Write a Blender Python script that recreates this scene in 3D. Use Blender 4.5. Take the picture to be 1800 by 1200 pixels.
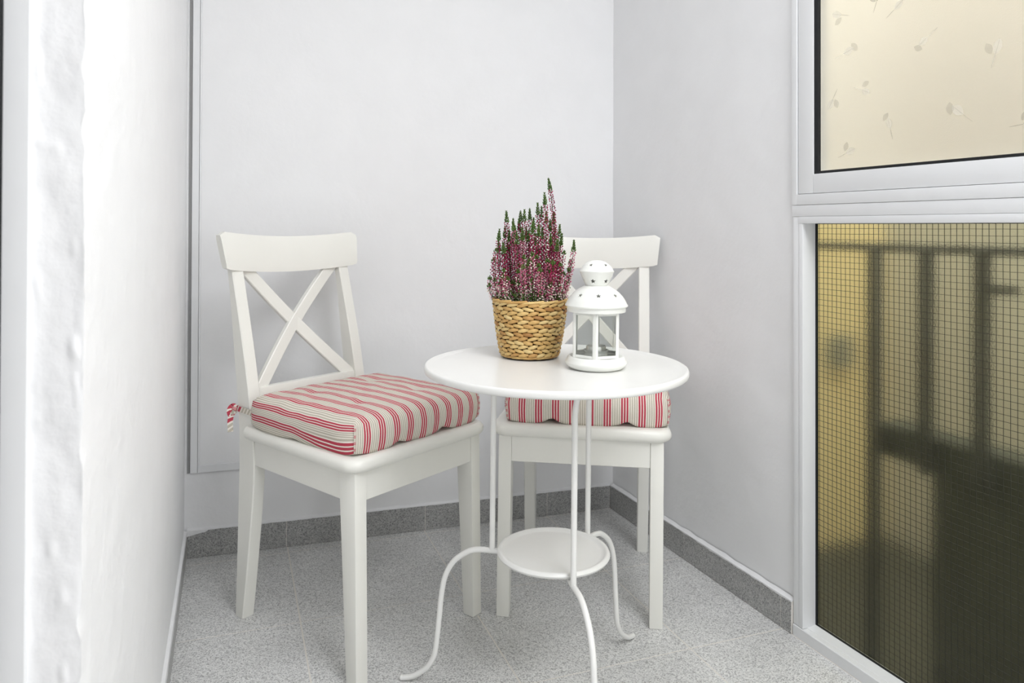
import bpy, bmesh, math, random
from mathutils import Vector, Matrix, noise
random.seed(7)
for o in list(bpy.data.objects): bpy.data.objects.remove(o)
S = bpy.context.scene
COL = S.collection
R = math.radians

# ------------------------------------------------------------------ camera
H = 0.9245
cd = bpy.data.cameras.new('camera'); cam = bpy.data.objects.new('camera', cd); COL.objects.link(cam)
cd.sensor_fit = 'HORIZONTAL'; cd.sensor_width = 36.0
cd.lens = 1315.95 / 1800 * 36.0
cd.shift_y = (391.117 - 600) / 1800.0
cd.clip_start = 0.02; cd.clip_end = 60
cam.matrix_world = Matrix.Translation((0, 0, H)) @ (Matrix.Rotation(R(90 + 0.49), 4, 'X') @ Matrix.Rotation(R(0.6), 4, 'Z'))
cd.dof.use_dof = True; cd.dof.focus_distance = 1.6; cd.dof.aperture_fstop = 9.0
S.camera = cam

# ------------------------------------------------------------------ world, lights, exposure
w = bpy.data.worlds.new('sky'); S.world = w; w.use_nodes = True
bg = w.node_tree.nodes['Background']; bg.inputs[0].default_value = (0.93, 0.96, 1.0, 1); bg.inputs[1].default_value = 5.0

def area(name, loc, direction, sx, sy, power, col=(1, 1, 1)):
    l = bpy.data.lights.new(name, 'AREA'); l.shape = 'RECTANGLE'; l.size = sx; l.size_y = sy; l.energy = power; l.color = col
    o = bpy.data.objects.new(name, l); COL.objects.link(o); o.location = loc
    o.rotation_euler = Vector(direction).to_track_quat('-Z', 'Y').to_euler()
    return o
# unseen fill lights added overhead, at the window side and low behind the camera
area('ceiling_fill_far', (0.42, 0.80, 2.42), (0, 0, -1), 0.8, 0.9, 10.0, (0.965, 0.975, 1.0))
area('ceiling_fill_near', (0.80, -0.2, 2.42), (0, 0, -1), 0.8, 0.9, 26.5, (0.965, 0.975, 1.0))
area('window_side_fill', (1.13, 0.50, 1.30), (-0.90, 0.42, -0.05), 0.9, 1.1, 8.5, (0.965, 0.975, 1.0))  # added inside the room to strengthen the window daylight
area('low_front_fill', (0.95, -0.2, 0.62), (-0.4, 1, 0.0), 0.8, 1.0, 4.5, (0.965, 0.975, 1.0))  # added low fill; the balcony end is closed

S.view_settings.view_transform = 'Standard'; S.view_settings.look = 'None'
S.view_settings.gamma = 1; S.view_settings.use_curve_mapping = False
S.view_settings.exposure = 0.06
S.cycles.diffuse_bounces = 4; S.cycles.max_bounces = 8; S.cycles.use_light_tree = False

# ------------------------------------------------------------------ materials
def mat(name):
    m = bpy.data.materials.new(name); m.use_nodes = True
    return m, m.node_tree, m.node_tree.nodes['Principled BSDF']
def N(t, typ, **kw):
    n = t.nodes.new(typ)
    for k, v in kw.items(): setattr(n, k, v)
    return n
def srgb(r, g, b):
    f = lambda c: (c / 255 / 12.92) if c / 255 <= 0.04045 else ((c / 255 + 0.055) / 1.055) ** 2.4
    return (f(r), f(g), f(b), 1)
def bump(t, b, scale, strength, dist, detail=3, coord='Object'):
    tc = N(t, 'ShaderNodeTexCoord'); ns = N(t, 'ShaderNodeTexNoise')
    ns.inputs['Scale'].default_value = scale; ns.inputs['Detail'].default_value = detail
    t.links.new(tc.outputs[coord], ns.inputs['Vector'])
    bp = N(t, 'ShaderNodeBump'); bp.inputs['Strength'].default_value = strength; bp.inputs['Distance'].default_value = dist
    t.links.new(ns.outputs['Fac'], bp.inputs['Height']); t.links.new(bp.outputs[0], b.inputs['Normal'])
    return ns
def plain(name, c, rough=0.5, spec=0.5, metal=0.0, bmp=None):
    m, t, b = mat(name)
    b.inputs['Base Color'].default_value = c; b.inputs['Roughness'].default_value = rough
    b.inputs['Specular IOR Level'].default_value = spec; b.inputs['Metallic'].default_value = metal
    # fine tonal grain so that no surface is perfectly uniform
    tc = N(t, 'ShaderNodeTexCoord'); ns = N(t, 'ShaderNodeTexNoise'); ns.inputs['Scale'].default_value = 9; ns.inputs['Detail'].default_value = 3
    t.links.new(tc.outputs['Object'], ns.inputs['Vector'])
    cr = N(t, 'ShaderNodeValToRGB')
    cr.color_ramp.elements[0].position = 0.3; cr.color_ramp.elements[1].position = 0.7
    cr.color_ramp.elements[0].color = tuple(x * 0.975 for x in c[:3]) + (1,); cr.color_ramp.elements[1].color = c
    t.links.new(ns.outputs['Fac'], cr.inputs[0]); t.links.new(cr.outputs[0], b.inputs['Base Color'])
    if bmp: bump(t, b, *bmp)
    return m

M = {}
M['plaster'] = plain('white_plaster', (0.875, 0.878, 0.885, 1), 0.75, 0.3, bmp=(14, 0.22, 0.012, 4))
M['plaster_left'] = plain('white_gloss_plaster', (0.90, 0.903, 0.91, 1), 0.55, 0.4, bmp=(16, 0.35, 0.012, 5))
M['paint_edge'] = plain('white_brushed_paint', (0.82, 0.825, 0.83, 1), 0.6, 0.4, bmp=(40, 0.4, 0.01, 4))
M['chair'] = plain('cream_lacquered_wood', (0.86, 0.855, 0.80, 1), 0.30, 0.5)
M['table'] = plain('white_powder_coated_steel', (0.86, 0.86, 0.835, 1), 0.28, 0.5)
M['lantern'] = plain('white_enamelled_metal', (0.86, 0.87, 0.825, 1), 0.30, 0.5)
M['alu'] = plain('white_lacquered_aluminium', (0.82, 0.83, 0.84, 1), 0.35, 0.5)
M['sillmat'] = plain('white_sill_profile', (0.80, 0.81, 0.815, 1), 0.4, 0.5, bmp=(60, 0.15, 0.004, 3))
M['gasket'] = plain('black_rubber', (0.012, 0.013, 0.014, 1), 0.6, 0.3)
M['wire'] = plain('dark_steel_wire', (0.035, 0.032, 0.022, 1), 0.5, 0.5)
M['wax'] = plain('white_wax', (0.85, 0.85, 0.83, 1), 0.5, 0.4)
M['tin'] = plain('brushed_tin', (0.72, 0.72, 0.70, 1), 0.35, 0.5, 0.9)
M['soil'] = plain('dark_soil', (0.03, 0.022, 0.015, 1), 0.95, 0.1, bmp=(120, 1, 0.01, 4))
M['gap_shade'] = plain('dark_basket_gap_shade', (0.085, 0.045, 0.018, 1), 0.9, 0.1)  # dark brown stands for the shade between the strands
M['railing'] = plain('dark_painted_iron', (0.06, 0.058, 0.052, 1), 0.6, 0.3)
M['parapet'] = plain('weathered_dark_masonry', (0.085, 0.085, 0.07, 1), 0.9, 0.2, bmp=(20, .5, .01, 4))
M['ochre'] = plain('ochre_render', (0.84, 0.67, 0.37, 1), 0.9, 0.2, bmp=(30, .4, .01, 4))
M['cream_render'] = plain('cream_render', (0.92, 0.88, 0.78, 1), 0.9, 0.2, bmp=(30, .4, .01, 4))
M['beige'] = plain('beige_render', (0.55, 0.51, 0.44, 1), 0.9, 0.2, bmp=(30, .4, .01, 4))
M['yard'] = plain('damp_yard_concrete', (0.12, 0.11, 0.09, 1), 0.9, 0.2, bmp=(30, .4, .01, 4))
M['ceil'] = plain('white_ceiling_paint', (0.88, 0.88, 0.88, 1), 0.8, 0.2)
M['grey_box'] = plain('grey_plastic_cover', (0.22, 0.23, 0.21, 1), 0.6, 0.3)

def terrazzo(name, base, dark, light):
    m, t, b = mat(name)
    tc = N(t, 'ShaderNodeTexCoord')
    gi = N(t, 'ShaderNodeNewGeometry')
    v1 = N(t, 'ShaderNodeTexVoronoi'); v1.inputs['Scale'].default_value = 430; t.links.new(gi.outputs['Position'], v1.inputs['Vector'])
    r1 = N(t, 'ShaderNodeValToRGB'); r1.color_ramp.interpolation = 'CONSTANT'
    e = r1.color_ramp.elements; e[0].position = 0; e[0].color = dark; e[1].position = 0.16; e[1].color = tuple(x * .80 for x in base[:3]) + (1,)
    x = e.new(0.36); x.color = base
    x = e.new(0.74); x.color = tuple(min(1, y * 1.15) for y in base[:3]) + (1,)
    x = e.new(0.93); x.color = light
    sep = N(t, 'ShaderNodeSeparateColor'); t.links.new(v1.outputs['Color'], sep.inputs[0]); t.links.new(sep.outputs[0], r1.inputs[0])
    ns = N(t, 'ShaderNodeTexNoise'); ns.inputs['Scale'].default_value = 5; ns.inputs['Detail'].default_value = 5; t.links.new(gi.outputs['Position'], ns.inputs['Vector'])
    r2 = N(t, 'ShaderNodeValToRGB'); r2.color_ramp.elements[0].position = .3; r2.color_ramp.elements[0].color = (.88, .88, .88, 1); r2.color_ramp.elements[1].position = .7; r2.color_ramp.elements[1].color = (1.04, 1.04, 1.04, 1)
    t.links.new(ns.outputs['Fac'], r2.inputs[0])
    mx = N(t, 'ShaderNodeMix', data_type='RGBA', blend_type='MULTIPLY'); mx.inputs[0].default_value = 1
    t.links.new(r1.outputs[0], mx.inputs[6]); t.links.new(r2.outputs[0], mx.inputs[7]); t.links.new(mx.outputs[2], b.inputs['Base Color'])
    b.inputs['Roughness'].default_value = 0.32; b.inputs['Specular IOR Level'].default_value = 0.45
    return m
M['tile'] = terrazzo('grey_terrazzo', (0.69, 0.69, 0.68, 1), (0.38, 0.38, 0.375, 1), (0.84, 0.84, 0.82, 1))
M['skirting'] = terrazzo('grey_terrazzo_shaded', (0.42, 0.42, 0.41, 1), (0.23, 0.23, 0.225, 1), (0.58, 0.58, 0.56, 1))  # floor terrazzo coloured darker for the shade on upright tiles
M['grout'] = plain('pale_grout', (0.78, 0.75, 0.70, 1), 0.9, 0.2)

def stripes(name):
    m, t, b = mat(name)
    uv = N(t, 'ShaderNodeUVMap', uv_map='UVMap'); sx = N(t, 'ShaderNodeSeparateXYZ'); t.links.new(uv.outputs[0], sx.inputs[0])
    fr = N(t, 'ShaderNodeMath', operation='FRACT'); t.links.new(sx.outputs[0], fr.inputs[0])
    base = srgb(238, 232, 222); red = srgb(190, 74, 90); bei = srgb(196, 189, 174)
    seq = [(0, red), (.105, base), (.155, red), (.26, base), (.31, red), (.415, base)]
    for k in range(4): seq += [(.475 + k * .13, bei), (.475 + k * .13 + .078, base)]
    r = N(t, 'ShaderNodeValToRGB'); r.color_ramp.interpolation = 'CONSTANT'
    el = r.color_ramp.elements; el[0].position = 0; el[0].color = red; el[1].position = .105; el[1].color = base
    for p, c in seq[2:]:
        x = el.new(p); x.color = c
    t.links.new(fr.outputs[0], r.inputs[0])
    # woven grain
    tc = N(t, 'ShaderNodeTexCoord'); ns = N(t, 'ShaderNodeTexNoise'); ns.inputs['Scale'].default_value = 400; t.links.new(tc.outputs['Object'], ns.inputs['Vector'])
    mx = N(t, 'ShaderNodeMix', data_type='RGBA', blend_type='MULTIPLY'); mx.inputs[0].default_value = .10
    t.links.new(r.outputs[0], mx.inputs[6]); t.links.new(ns.outputs['Fac'], mx.inputs[7]); t.links.new(mx.outputs[2], b.inputs['Base Color'])
    b.inputs['Roughness'].default_value = .9; b.inputs['Specular IOR Level'].default_value = .15
    bp = N(t, 'ShaderNodeBump'); bp.inputs['Strength'].default_value = .2; bp.inputs['Distance'].default_value = .002
    t.links.new(ns.outputs['Fac'], bp.inputs['Height']); t.links.new(bp.outputs[0], b.inputs['Normal'])
    return m
M['fabric'] = stripes('striped_cotton')

def wicker(name):
    m, t, b = mat(name)
    oi = N(t, 'ShaderNodeObjectInfo'); tc = N(t, 'ShaderNodeTexCoord'); ns = N(t, 'ShaderNodeTexNoise')
    mp = N(t, 'ShaderNodeMapping'); mp.inputs['Scale'].default_value = (60, 300, 300)
    t.links.new(tc.outputs['Object'], mp.inputs[0]); t.links.new(mp.outputs[0], ns.inputs['Vector']); ns.inputs['Scale'].default_value = 1.2
    r = N(t, 'ShaderNodeValToRGB'); e = r.color_ramp.elements
    e[0].position = 0; e[0].color = srgb(186, 132, 70); e[1].position = 1; e[1].color = srgb(246, 216, 150)
    x = e.new(.12); x.color = srgb(216, 168, 98); x = e.new(.5); x.color = srgb(238, 198, 124)
    t.links.new(oi.outputs['Random'], r.inputs[0])
    mx = N(t, 'ShaderNodeMix', data_type='RGBA', blend_type='MULTIPLY'); mx.inputs[0].default_value = .45
    t.links.new(r.outputs[0], mx.inputs[6]); t.links.new(ns.outputs['Fac'], mx.inputs[7]); t.links.new(mx.outputs[2], b.inputs['Base Color'])
    b.inputs['Roughness'].default_value = .55
    return m
M['wicker'] = wicker('plaited_straw')

def leafy(name, c1, c2, rough=.6):
    m, t, b = mat(name)
    gi = N(t, 'ShaderNodeNewGeometry'); r = N(t, 'ShaderNodeValToRGB')
    r.color_ramp.elements[0].color = c1; r.color_ramp.elements[1].color = c2
    t.links.new(gi.outputs['Random Per Island'], r.inputs[0]); t.links.new(r.outputs[0], b.inputs['Base Color'])
    b.inputs['Roughness'].default_value = rough; b.inputs['Specular IOR Level'].default_value = .2
    return m
M['h_green'] = leafy('heather_leaf_green', srgb(40, 66, 28), srgb(98, 128, 58))
M['h_dark'] = leafy('heather_magenta_bud', srgb(104, 16, 50), srgb(176, 38, 88))
M['h_pink'] = leafy('heather_pink_bud', srgb(160, 56, 98), srgb(212, 128, 152))
M['h_pale'] = leafy('heather_pale_bud', srgb(226, 190, 192), srgb(250, 240, 226))
M['h_stem'] = leafy('heather_stem', srgb(70, 52, 30), srgb(82, 78, 40))

def glass(name, rough, tint, ior, bscale, bstr, bdist):
    m = bpy.data.materials.new(name); m.use_nodes = True; t = m.node_tree
    t.nodes.remove(t.nodes['Principled BSDF']); out = t.nodes['Material Output']
    g = N(t, 'ShaderNodeBsdfGlass'); g.inputs['Color'].default_value = tint; g.inputs['Roughness'].default_value = rough; g.inputs['IOR'].default_value = ior
    tc = N(t, 'ShaderNodeTexCoord'); ns = N(t, 'ShaderNodeTexVoronoi'); ns.feature = 'SMOOTH_F1'; ns.inputs['Scale'].default_value = bscale
    t.links.new(tc.outputs['Object'], ns.inputs['Vector'])
    bp = N(t, 'ShaderNodeBump'); bp.inputs['Strength'].default_value = bstr; bp.inputs['Distance'].default_value = bdist
    t.links.new(ns.outputs['Distance'], bp.inputs['Height']); t.links.new(bp.outputs[0], g.inputs['Normal'])
    return m, t, g, out
m, t, g, out = glass('hammered_wired_glass', .17, (.96, .97, .86, 1), 1.30, 260, .05, .002)
t.links.new(g.outputs[0], out.inputs[0]); M['wired_glass'] = m
m, t, g, out = glass('frosted_film_glass', .42, (.97, .96, .92, 1), 1.35, 500, .15, .002)
tr = N(t, 'ShaderNodeBsdfTranslucent'); tr.inputs[0].default_value = (.93, .90, .84, 1)
mx = N(t, 'ShaderNodeMixShader'); mx.inputs[0].default_value = .20
t.links.new(g.outputs[0], mx.inputs[1]); t.links.new(tr.outputs[0], mx.inputs[2]); t.links.new(mx.outputs[0], out.inputs[0]); M['frosted'] = m
def leafprint(name, c, f):
    m = bpy.data.materials.new(name); m.use_nodes = True; t = m.node_tree
    t.nodes.remove(t.nodes['Principled BSDF']); out = t.nodes['Material Output']
    a = N(t, 'ShaderNodeBsdfTransparent'); d = N(t, 'ShaderNodeBsdfTranslucent'); d.inputs[0].default_value = c
    e = N(t, 'ShaderNodeBsdfDiffuse'); e.inputs[0].default_value = c
    ad = N(t, 'ShaderNodeMixShader'); ad.inputs[0].default_value = .5; t.links.new(d.outputs[0], ad.inputs[1]); t.links.new(e.outputs[0], ad.inputs[2])
    mx = N(t, 'ShaderNodeMixShader'); mx.inputs[0].default_value = f
    t.links.new(a.outputs[0], mx.inputs[1]); t.links.new(ad.outputs[0], mx.inputs[2]); t.links.new(mx.outputs[0], out.inputs[0])
    return m
M['leaf_pale'] = leafprint('pale_leaf_print', (.95, .93, .88, 1), .22)
M['leaf_dark'] = leafprint('grey_leaf_print', (.35, .33, .29, 1), .13)
def cleanglass():
    m = bpy.data.materials.new('clear_lantern_glass'); m.use_nodes = True; t = m.node_tree
    t.nodes.remove(t.nodes['Principled BSDF']); out = t.nodes['Material Output']
    a = N(t, 'ShaderNodeBsdfTransparent'); a.inputs[0].default_value = (.96, .97, .96, 1); gl = N(t, 'ShaderNodeBsdfGlossy'); gl.inputs['Roughness'].default_value = .03
    fr = N(t, 'ShaderNodeFresnel'); fr.inputs[0].default_value = 1.5
    mx = N(t, 'ShaderNodeMixShader'); t.links.new(fr.outputs[0], mx.inputs[0]); t.links.new(a.outputs[0], mx.inputs[1]); t.links.new(gl.outputs[0], mx.inputs[2]); t.links.new(mx.outputs[0], out.inputs[0])
    return m
M['clear'] = cleanglass()

# ------------------------------------------------------------------ mesh helpers
def link(name, me, parent=None, loc=None):
    o = bpy.data.objects.new(name, me); COL.objects.link(o)
    if parent: o.parent = parent
    if loc is not None: o.location = loc
    return o
def finish(bm, name, mats, parent=None, angle=40, loc=None, recalc=True):
    if recalc: bmesh.ops.recalc_face_normals(bm, faces=bm.faces[:])
    me = bpy.data.meshes.new(name); bm.to_mesh(me); bm.free()
    for m in (mats if isinstance(mats, (list, tuple)) else [mats]): me.materials.append(m)
    me.shade_smooth(); me.set_sharp_from_angle(angle=R(angle))
    return link(name, me, parent, loc)
def tag(o, label=None, cat=None, group=None, kind=None):
    if label: o['label'] = label
    if cat: o['category'] = cat
    if group: o['group'] = group
    if kind: o['kind'] = kind
    return o
def empty(name, loc=(0, 0, 0), rz=0):
    o = bpy.data.objects.new(name, None); COL.objects.link(o); o.location = loc; o.rotation_euler = (0, 0, rz); o.empty_display_size = .05
    return o
def add_hex(bm, p):          # p: 8 points, bottom 4 then top 4, same winding
    v = [bm.verts.new(q) for q in p]
    for f in ((3, 2, 1, 0), (4, 5, 6, 7), (0, 1, 5, 4), (1, 2, 6, 5), (2, 3, 7, 6), (3, 0, 4, 7)): bm.faces.new([v[i] for i in f])
    return v
def add_box(bm, x0, x1, y0, y1, z0, z1):
    return add_hex(bm, [(x0, y0, z0), (x1, y0, z0), (x1, y1, z0), (x0, y1, z0), (x0, y0, z1), (x1, y0, z1), (x1, y1, z1), (x0, y1, z1)])
def bev(bm, w, seg=2):
    bmesh.ops.recalc_face_normals(bm, faces=bm.faces[:])
    bmesh.ops.bevel(bm, geom=bm.edges[:], offset=w, segments=seg, profile=.6, affect='EDGES', clamp_overlap=True)
def rings(bm, rs, cap=True, closed=True):   # list of rings of points -> skin
    V = [[bm.verts.new(p) for p in r] for r in rs]
    n = len(V[0])
    for a, b in zip(V, V[1:]):
        for i in range(n if closed else n - 1):
            bm.faces.new((a[i], a[(i + 1) % n], b[(i + 1) % n], b[i]))
    if cap: bm.faces.new(V[0][::-1]); bm.faces.new(V[-1])
    return V
def lathe(bm, prof, seg=48, c=(0, 0, 0)):
    V = []
    for r, z in prof:
        if r < 1e-6: V.append([bm.verts.new((c[0], c[1], c[2] + z))])
        else: V.append([bm.verts.new((c[0] + r * math.cos(2 * math.pi * i / seg), c[1] + r * math.sin(2 * math.pi * i / seg), c[2] + z)) for i in range(seg)])
    for a, b in zip(V, V[1:]):
        for i in range(seg):
            j = (i + 1) % seg
            if len(a) == 1 and len(b) == 1: continue
            if len(a) == 1: bm.faces.new((a[0], b[i], b[j]))
            elif len(b) == 1: bm.faces.new((a[i], a[j], b[0]))
            else: bm.faces.new((a[i], a[j], b[j], b[i]))
def smooth_path(pts, n=8):
    P = [Vector(p) for p in pts]; out = []
    for i in range(len(P) - 1):
        p0 = P[max(i - 1, 0)]; p1 = P[i]; p2 = P[i + 1]; p3 = P[min(i + 2, len(P) - 1)]
        for k in range(n):
            t = k / n
            out.append(.5 * ((2 * p1) + (p2 - p0) * t + (2 * p0 - 5 * p1 + 4 * p2 - p3) * t * t + (3 * p1 - p0 - 3 * p2 + p3) * t ** 3))
    out.append(P[-1]); return out
def tube(bm, path, r, seg=10, round_end=True):
    P = [Vector(p) for p in path]; up = Vector((0.13, .21, .97)); rs = []
    T = [(P[min(i + 1, len(P) - 1)] - P[max(i - 1, 0)]).normalized() for i in range(len(P))]
    nrm = (up - up.dot(T[0]) * T[0]).normalized()
    fr = []
    for i in range(len(P)):
        nrm = (nrm - nrm.dot(T[i]) * T[i]).normalized(); fr.append((nrm.copy(), T[i].cross(nrm)))
    def ring(p, f, rr): return [p + rr * (math.cos(a) * f[0] + math.sin(a) * f[1]) for a in [2 * math.pi * k / seg for k in range(seg)]]
    if round_end: rs.append(ring(P[0] - T[0] * r * .6, fr[0], r * .45))
    for i in range(len(P)):
        rr = r(i / (len(P) - 1)) if callable(r) else r
        rs.append(ring(P[i], fr[i], rr))
    if round_end: rs.append(ring(P[-1] + T[-1] * r * .6, fr[-1], r * .45))
    rings(bm, rs)

# ------------------------------------------------------------------ room geometry (metres; camera at x=0,y=0 looking along +y)
ROLL_SHEAR = -0.0075        # room shell sheared sideways so its uprights line up under the rolled camera
def shear_x(p): return Vector((p[0] + ROLL_SHEAR * (p[2] - .55), p[1], p[2]))
BL = Vector((-0.894, 2.0856)); BR = Vector((0.3365, 2.4994))
bdir = (BR - BL).normalized(); bn = Vector((-bdir.y, bdir.x))          # into the wall
ldir = Vector((0.3518, -0.9361)); ln = Vector((-0.9361, -0.3518))      # towards the camera / into the wall
rdir = Vector((0.3793, -0.9253)); rn = Vector((0.9253, 0.3793))        # towards the camera / into the wall
W0 = Vector((0.6520, 1.7295))                                         # foot of the window frame
SK = 0.010; SKH = 0.075                                               # skirting thickness and height
CEIL = 2.45
def P2(p, z): return Vector((p.x, p.y, z))
bl_w = BL + bn * SK + ln * SK * .3; 

def wall_grid(name, a, b, z0, z1, nrm, thick, m, nu=2, nv=2, fn=None, shear_it=True):
    """solid wall: room face a->b, thickness along nrm"""
    bm = bmesh.new(); F = []; B = []
    for j in range(nv + 1):
        z = z0 + (z1 - z0) * j / nv; rf = []; rb = []
        for i in range(nu + 1):
            p = a + (b - a) * i / nu
            q = P2(p, z)
            if fn: q = q + fn(i / nu, z)
            k = P2(p + nrm * thick, z)
            if shear_it: q = shear_x(q); k = shear_x(k)
            rf.append(bm.verts.new(q)); rb.append(bm.verts.new(k))
        F.append(rf); B.append(rb)
    for j in range(nv):
        for i in range(nu):
            bm.faces.new((F[j][i], F[j][i + 1], F[j + 1][i + 1], F[j + 1][i])); bm.faces.new((B[j][i + 1], B[j][i], B[j + 1][i], B[j + 1][i + 1]))
        bm.faces.new((F[j][0], F[j + 1][0], B[j + 1][0], B[j][0])); bm.faces.new((F[j][nu], B[j][nu], B[j + 1][nu], F[j + 1][nu]))
    for i in range(nu):
        bm.faces.new((F[0][i + 1], F[0][i], B[0][i], B[0][i + 1])); bm.faces.new((F[nv][i], F[nv][i + 1], B[nv][i + 1], B[nv][i]))
    return finish(bm, name, m)
def wob(amp, sc, seed):
    return lambda u, z: Vector((noise.noise((u * sc, z * sc, seed)) * amp, noise.noise((u * sc, z * sc, seed + 9)) * amp, 0))

# back wall
a = BL + bn * SK - bdir * .25; b = BR + bn * SK + bdir * .02
o = wall_grid('wall_back', a, b, 0, CEIL, bn, .20, M['plaster'], 24, 36, lambda u, z: P2(bn, 0) * noise.noise((u * 4, z * 4, 3)) * .0018)
tag(o, 'plain white plaster wall at the back behind both chairs', 'wall', kind='structure')
# right wall: corner to window frame
a = BR + rn * SK - rdir * .02; b = W0 + rn * SK
o = wall_grid('wall_right', a, b, 0, CEIL, rn, .046, M['plaster'], 24, 40, lambda u, z: P2(rn, 0) * (noise.noise((u * 5, z * 5, 13)) * .0022 + noise.noise((u * 14, z * 16, 5)) * .0012 * max(0, 1 - z / .5)))
tag(o, 'white plaster wall on the right between back corner and window', 'wall', kind='structure')
END = W0 + rdir * 1.22
o = wall_grid('wall_right_near', END, END + rdir * .05, 0, CEIL, rn, .20, M['plaster']); tag(o, 'white plaster pier beside the window towards the camera', 'wall', kind='structure')
o = wall_grid('wall_right_above', W0, END, 2.14, CEIL, rn, .20, M['plaster']); tag(o, 'white plaster strip above the windows', 'wall', kind='structure')
# left wall, ending at the doorway in a rough plastered edge
la = BL + ln * SK - ldir * .02
EDGE = BL + ln * SK * .8 + ldir * 1.552
LL = (EDGE - la).length
bm = bmesh.new(); nz = 420; rows = []
for j in range(nz + 1):
    z = CEIL * j / nz
    chip = abs(noise.noise((z * 13, 2.1, 0))) * .0030 + max(0, noise.noise((z * 34, 5.5, 0)) - .12) * .0050 + max(0, noise.noise((z * 90, 1.5, 0))) * .0011
    row = []
    for i in range(21):
        u = i / 20
        u = 1 - (1 - u) ** 1.6
        p = la + ldir * LL * u
        p = p + ln * (noise.noise((u * 6, z * 3, 31)) * .0022 * (1 - u))
        if i == 20: p = p + ln * chip
        elif i == 19: p = p + ln * chip * .15
        row.append(p)
    # rounded, chipped edge, then the rough plastered reveal running into the wall
    for k in range(26):
        d = .0012 + .0018 * k if k < 24 else (.09, .26)[k - 24]
        bumpy = noise.noise((z * 22, d * 34, 7)) * .0014 + noise.noise((z * 75, d * 90, 17)) * .0006 + max(0, noise.noise((z * 48, d * 70, 27)) - .38) * .0060
        fade = min(1, d / .004)
        row.append(EDGE + ln * max(d, chip + .0005 * (k + 1)) + ldir * (.0006 + bumpy * fade * (1 if k < 24 else 0)))
    row.append(la + ln * .26)
    rows.append([bm.verts.new(shear_x(P2(p, z))) for p in row])
n = len(rows[0])
for r0, r1 in zip(rows, rows[1:]):
    for i in range(n): bm.faces.new((r0[i], r0[(i + 1) % n], r1[(i + 1) % n], r1[i]))
bm.faces.new(rows[0][::-1]); bm.faces.new(rows[-1])
o = finish(bm, 'wall_left', M['plaster_left'], angle=60)
tag(o, 'white painted left wall ending in a rough plastered doorway edge', 'wall', kind='structure')
# wall past the doorway, behind the camera
a = BL + ln * SK + ldir * 2.72; b = a + ldir * 2.6
o = wall_grid('wall_left_near', a, b, 0, CEIL, ln, .26, M['plaster_left']); tag(o, 'white wall on the camera side of the doorway', 'wall', kind='structure')
o = wall_grid('wall_left_above', EDGE, a, 2.1, CEIL, ln, .26, M['plaster_left']); tag(o, 'white wall above the doorway', 'wall', kind='structure')
o = wall_grid('wall_right_far', END + rdir * 1.25, END + rdir * 4.2, 0, CEIL, rn, .20, M['plaster']); tag(o, 'white plaster wall behind the camera past the open window', 'wall', kind='structure')
o = wall_grid('wall_right_parapet', END + rdir * .05, END + rdir * 1.25, 0, 1.0, rn, .20, M['plaster']); tag(o, 'white plaster parapet under the open window', 'wall', kind='structure')
# a third window past the picture's right edge, and an unseen end wall added to block the sky
o = wall_grid('wall_right_head', END + rdir * .05, END + rdir * 1.25, 2.14, CEIL, rn, .20, M['plaster']); tag(o, 'white plaster strip above the window beside the camera', 'wall', kind='structure')
bm = bmesh.new(); f = lambda s_, d, z: P2(END + rdir * s_ + rn * d, z)
add_hex(bm, [f(.05, .05, 1.0), f(1.25, .05, 1.0), f(1.25, .056, 1.0), f(.05, .056, 1.0), f(.05, .05, 2.14), f(1.25, .05, 2.14), f(1.25, .056, 2.14), f(.05, .056, 2.14)])
tag(finish(bm, 'window_3', M['frosted']), 'frosted window beside the camera, outside the picture', 'window', kind='structure')
ea = END + rdir * 4.2; o = wall_grid('wall_end', ea, BL + ldir * 5.3, 0, CEIL, rdir, .12, M['plaster']); tag(o, 'unseen white end wall behind the camera, added to block sky light', 'wall', kind='structure')
# unseen room behind the doorway, closed in to keep sky light out
for nm, a, b, n_ in (('wall_house_side', EDGE + ln * 2.2 - ldir * .8, EDGE + ln * 2.2 + ldir * 3.6, ln), ('wall_house_end', EDGE + ln * .26 - ldir * .8, EDGE + ln * 2.2 - ldir * .8, -ldir), ('wall_house_near', EDGE + ln * .26 + ldir * 3.4, EDGE + ln * 2.2 + ldir * 3.4, ldir)):
    tag(wall_grid(nm, a, b, 0, CEIL, n_, .12, M['plaster']), 'unseen white wall of the room behind the doorway, added to block sky light', 'wall', kind='structure')
# ceiling
vs = [(-3.1, 2.9), (.27, 2.9), (2.77, -3.2), (-3.1, -3.2)]
bm = bmesh.new(); add_hex(bm, [(x, y, CEIL) for x, y in vs] + [(x, y, CEIL + .12) for x, y in vs])
tag(finish(bm, 'ceiling', M['ceil']), 'white painted ceiling above the balcony', 'ceiling', kind='structure')

# ------------------------------------------------------------------ floor of terrazzo tiles
poly = [BL + bn * .008 + ln * .008, BR + bn * .008 + rn * .008, BR + rdir * 3.75 + rn * .0, BL + ldir * 3.6 + ln * .55, BL + ldir * 1.70 + ln * .55, BL + ldir * 1.62 + ln * .008]
poly_room = [BL + bn * .008 + ln * .008, BR + bn * .008 + rn * .0, W0 + rdir * 2.9, BL + ldir * 3.3]
bm = bmesh.new(); vs = [(-3.1, 2.9), (.19, 2.9), (2.69, -3.2), (-3.1, -3.2)]
add_hex(bm, [(x, y, -.12) for x, y in vs] + [(x, y, -.0007) for x, y in vs])
FLOOR = tag(finish(bm, 'floor', M['grout']), 'grey speckled terrazzo tile floor with thin pale joints', 'floor', kind='structure')
td = Vector((0.9366, 0.3504)); tn = Vector((-0.3504, 0.9366)); TS = .4005; U0 = .5629; V0 = 1.4190; G = .0018
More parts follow.
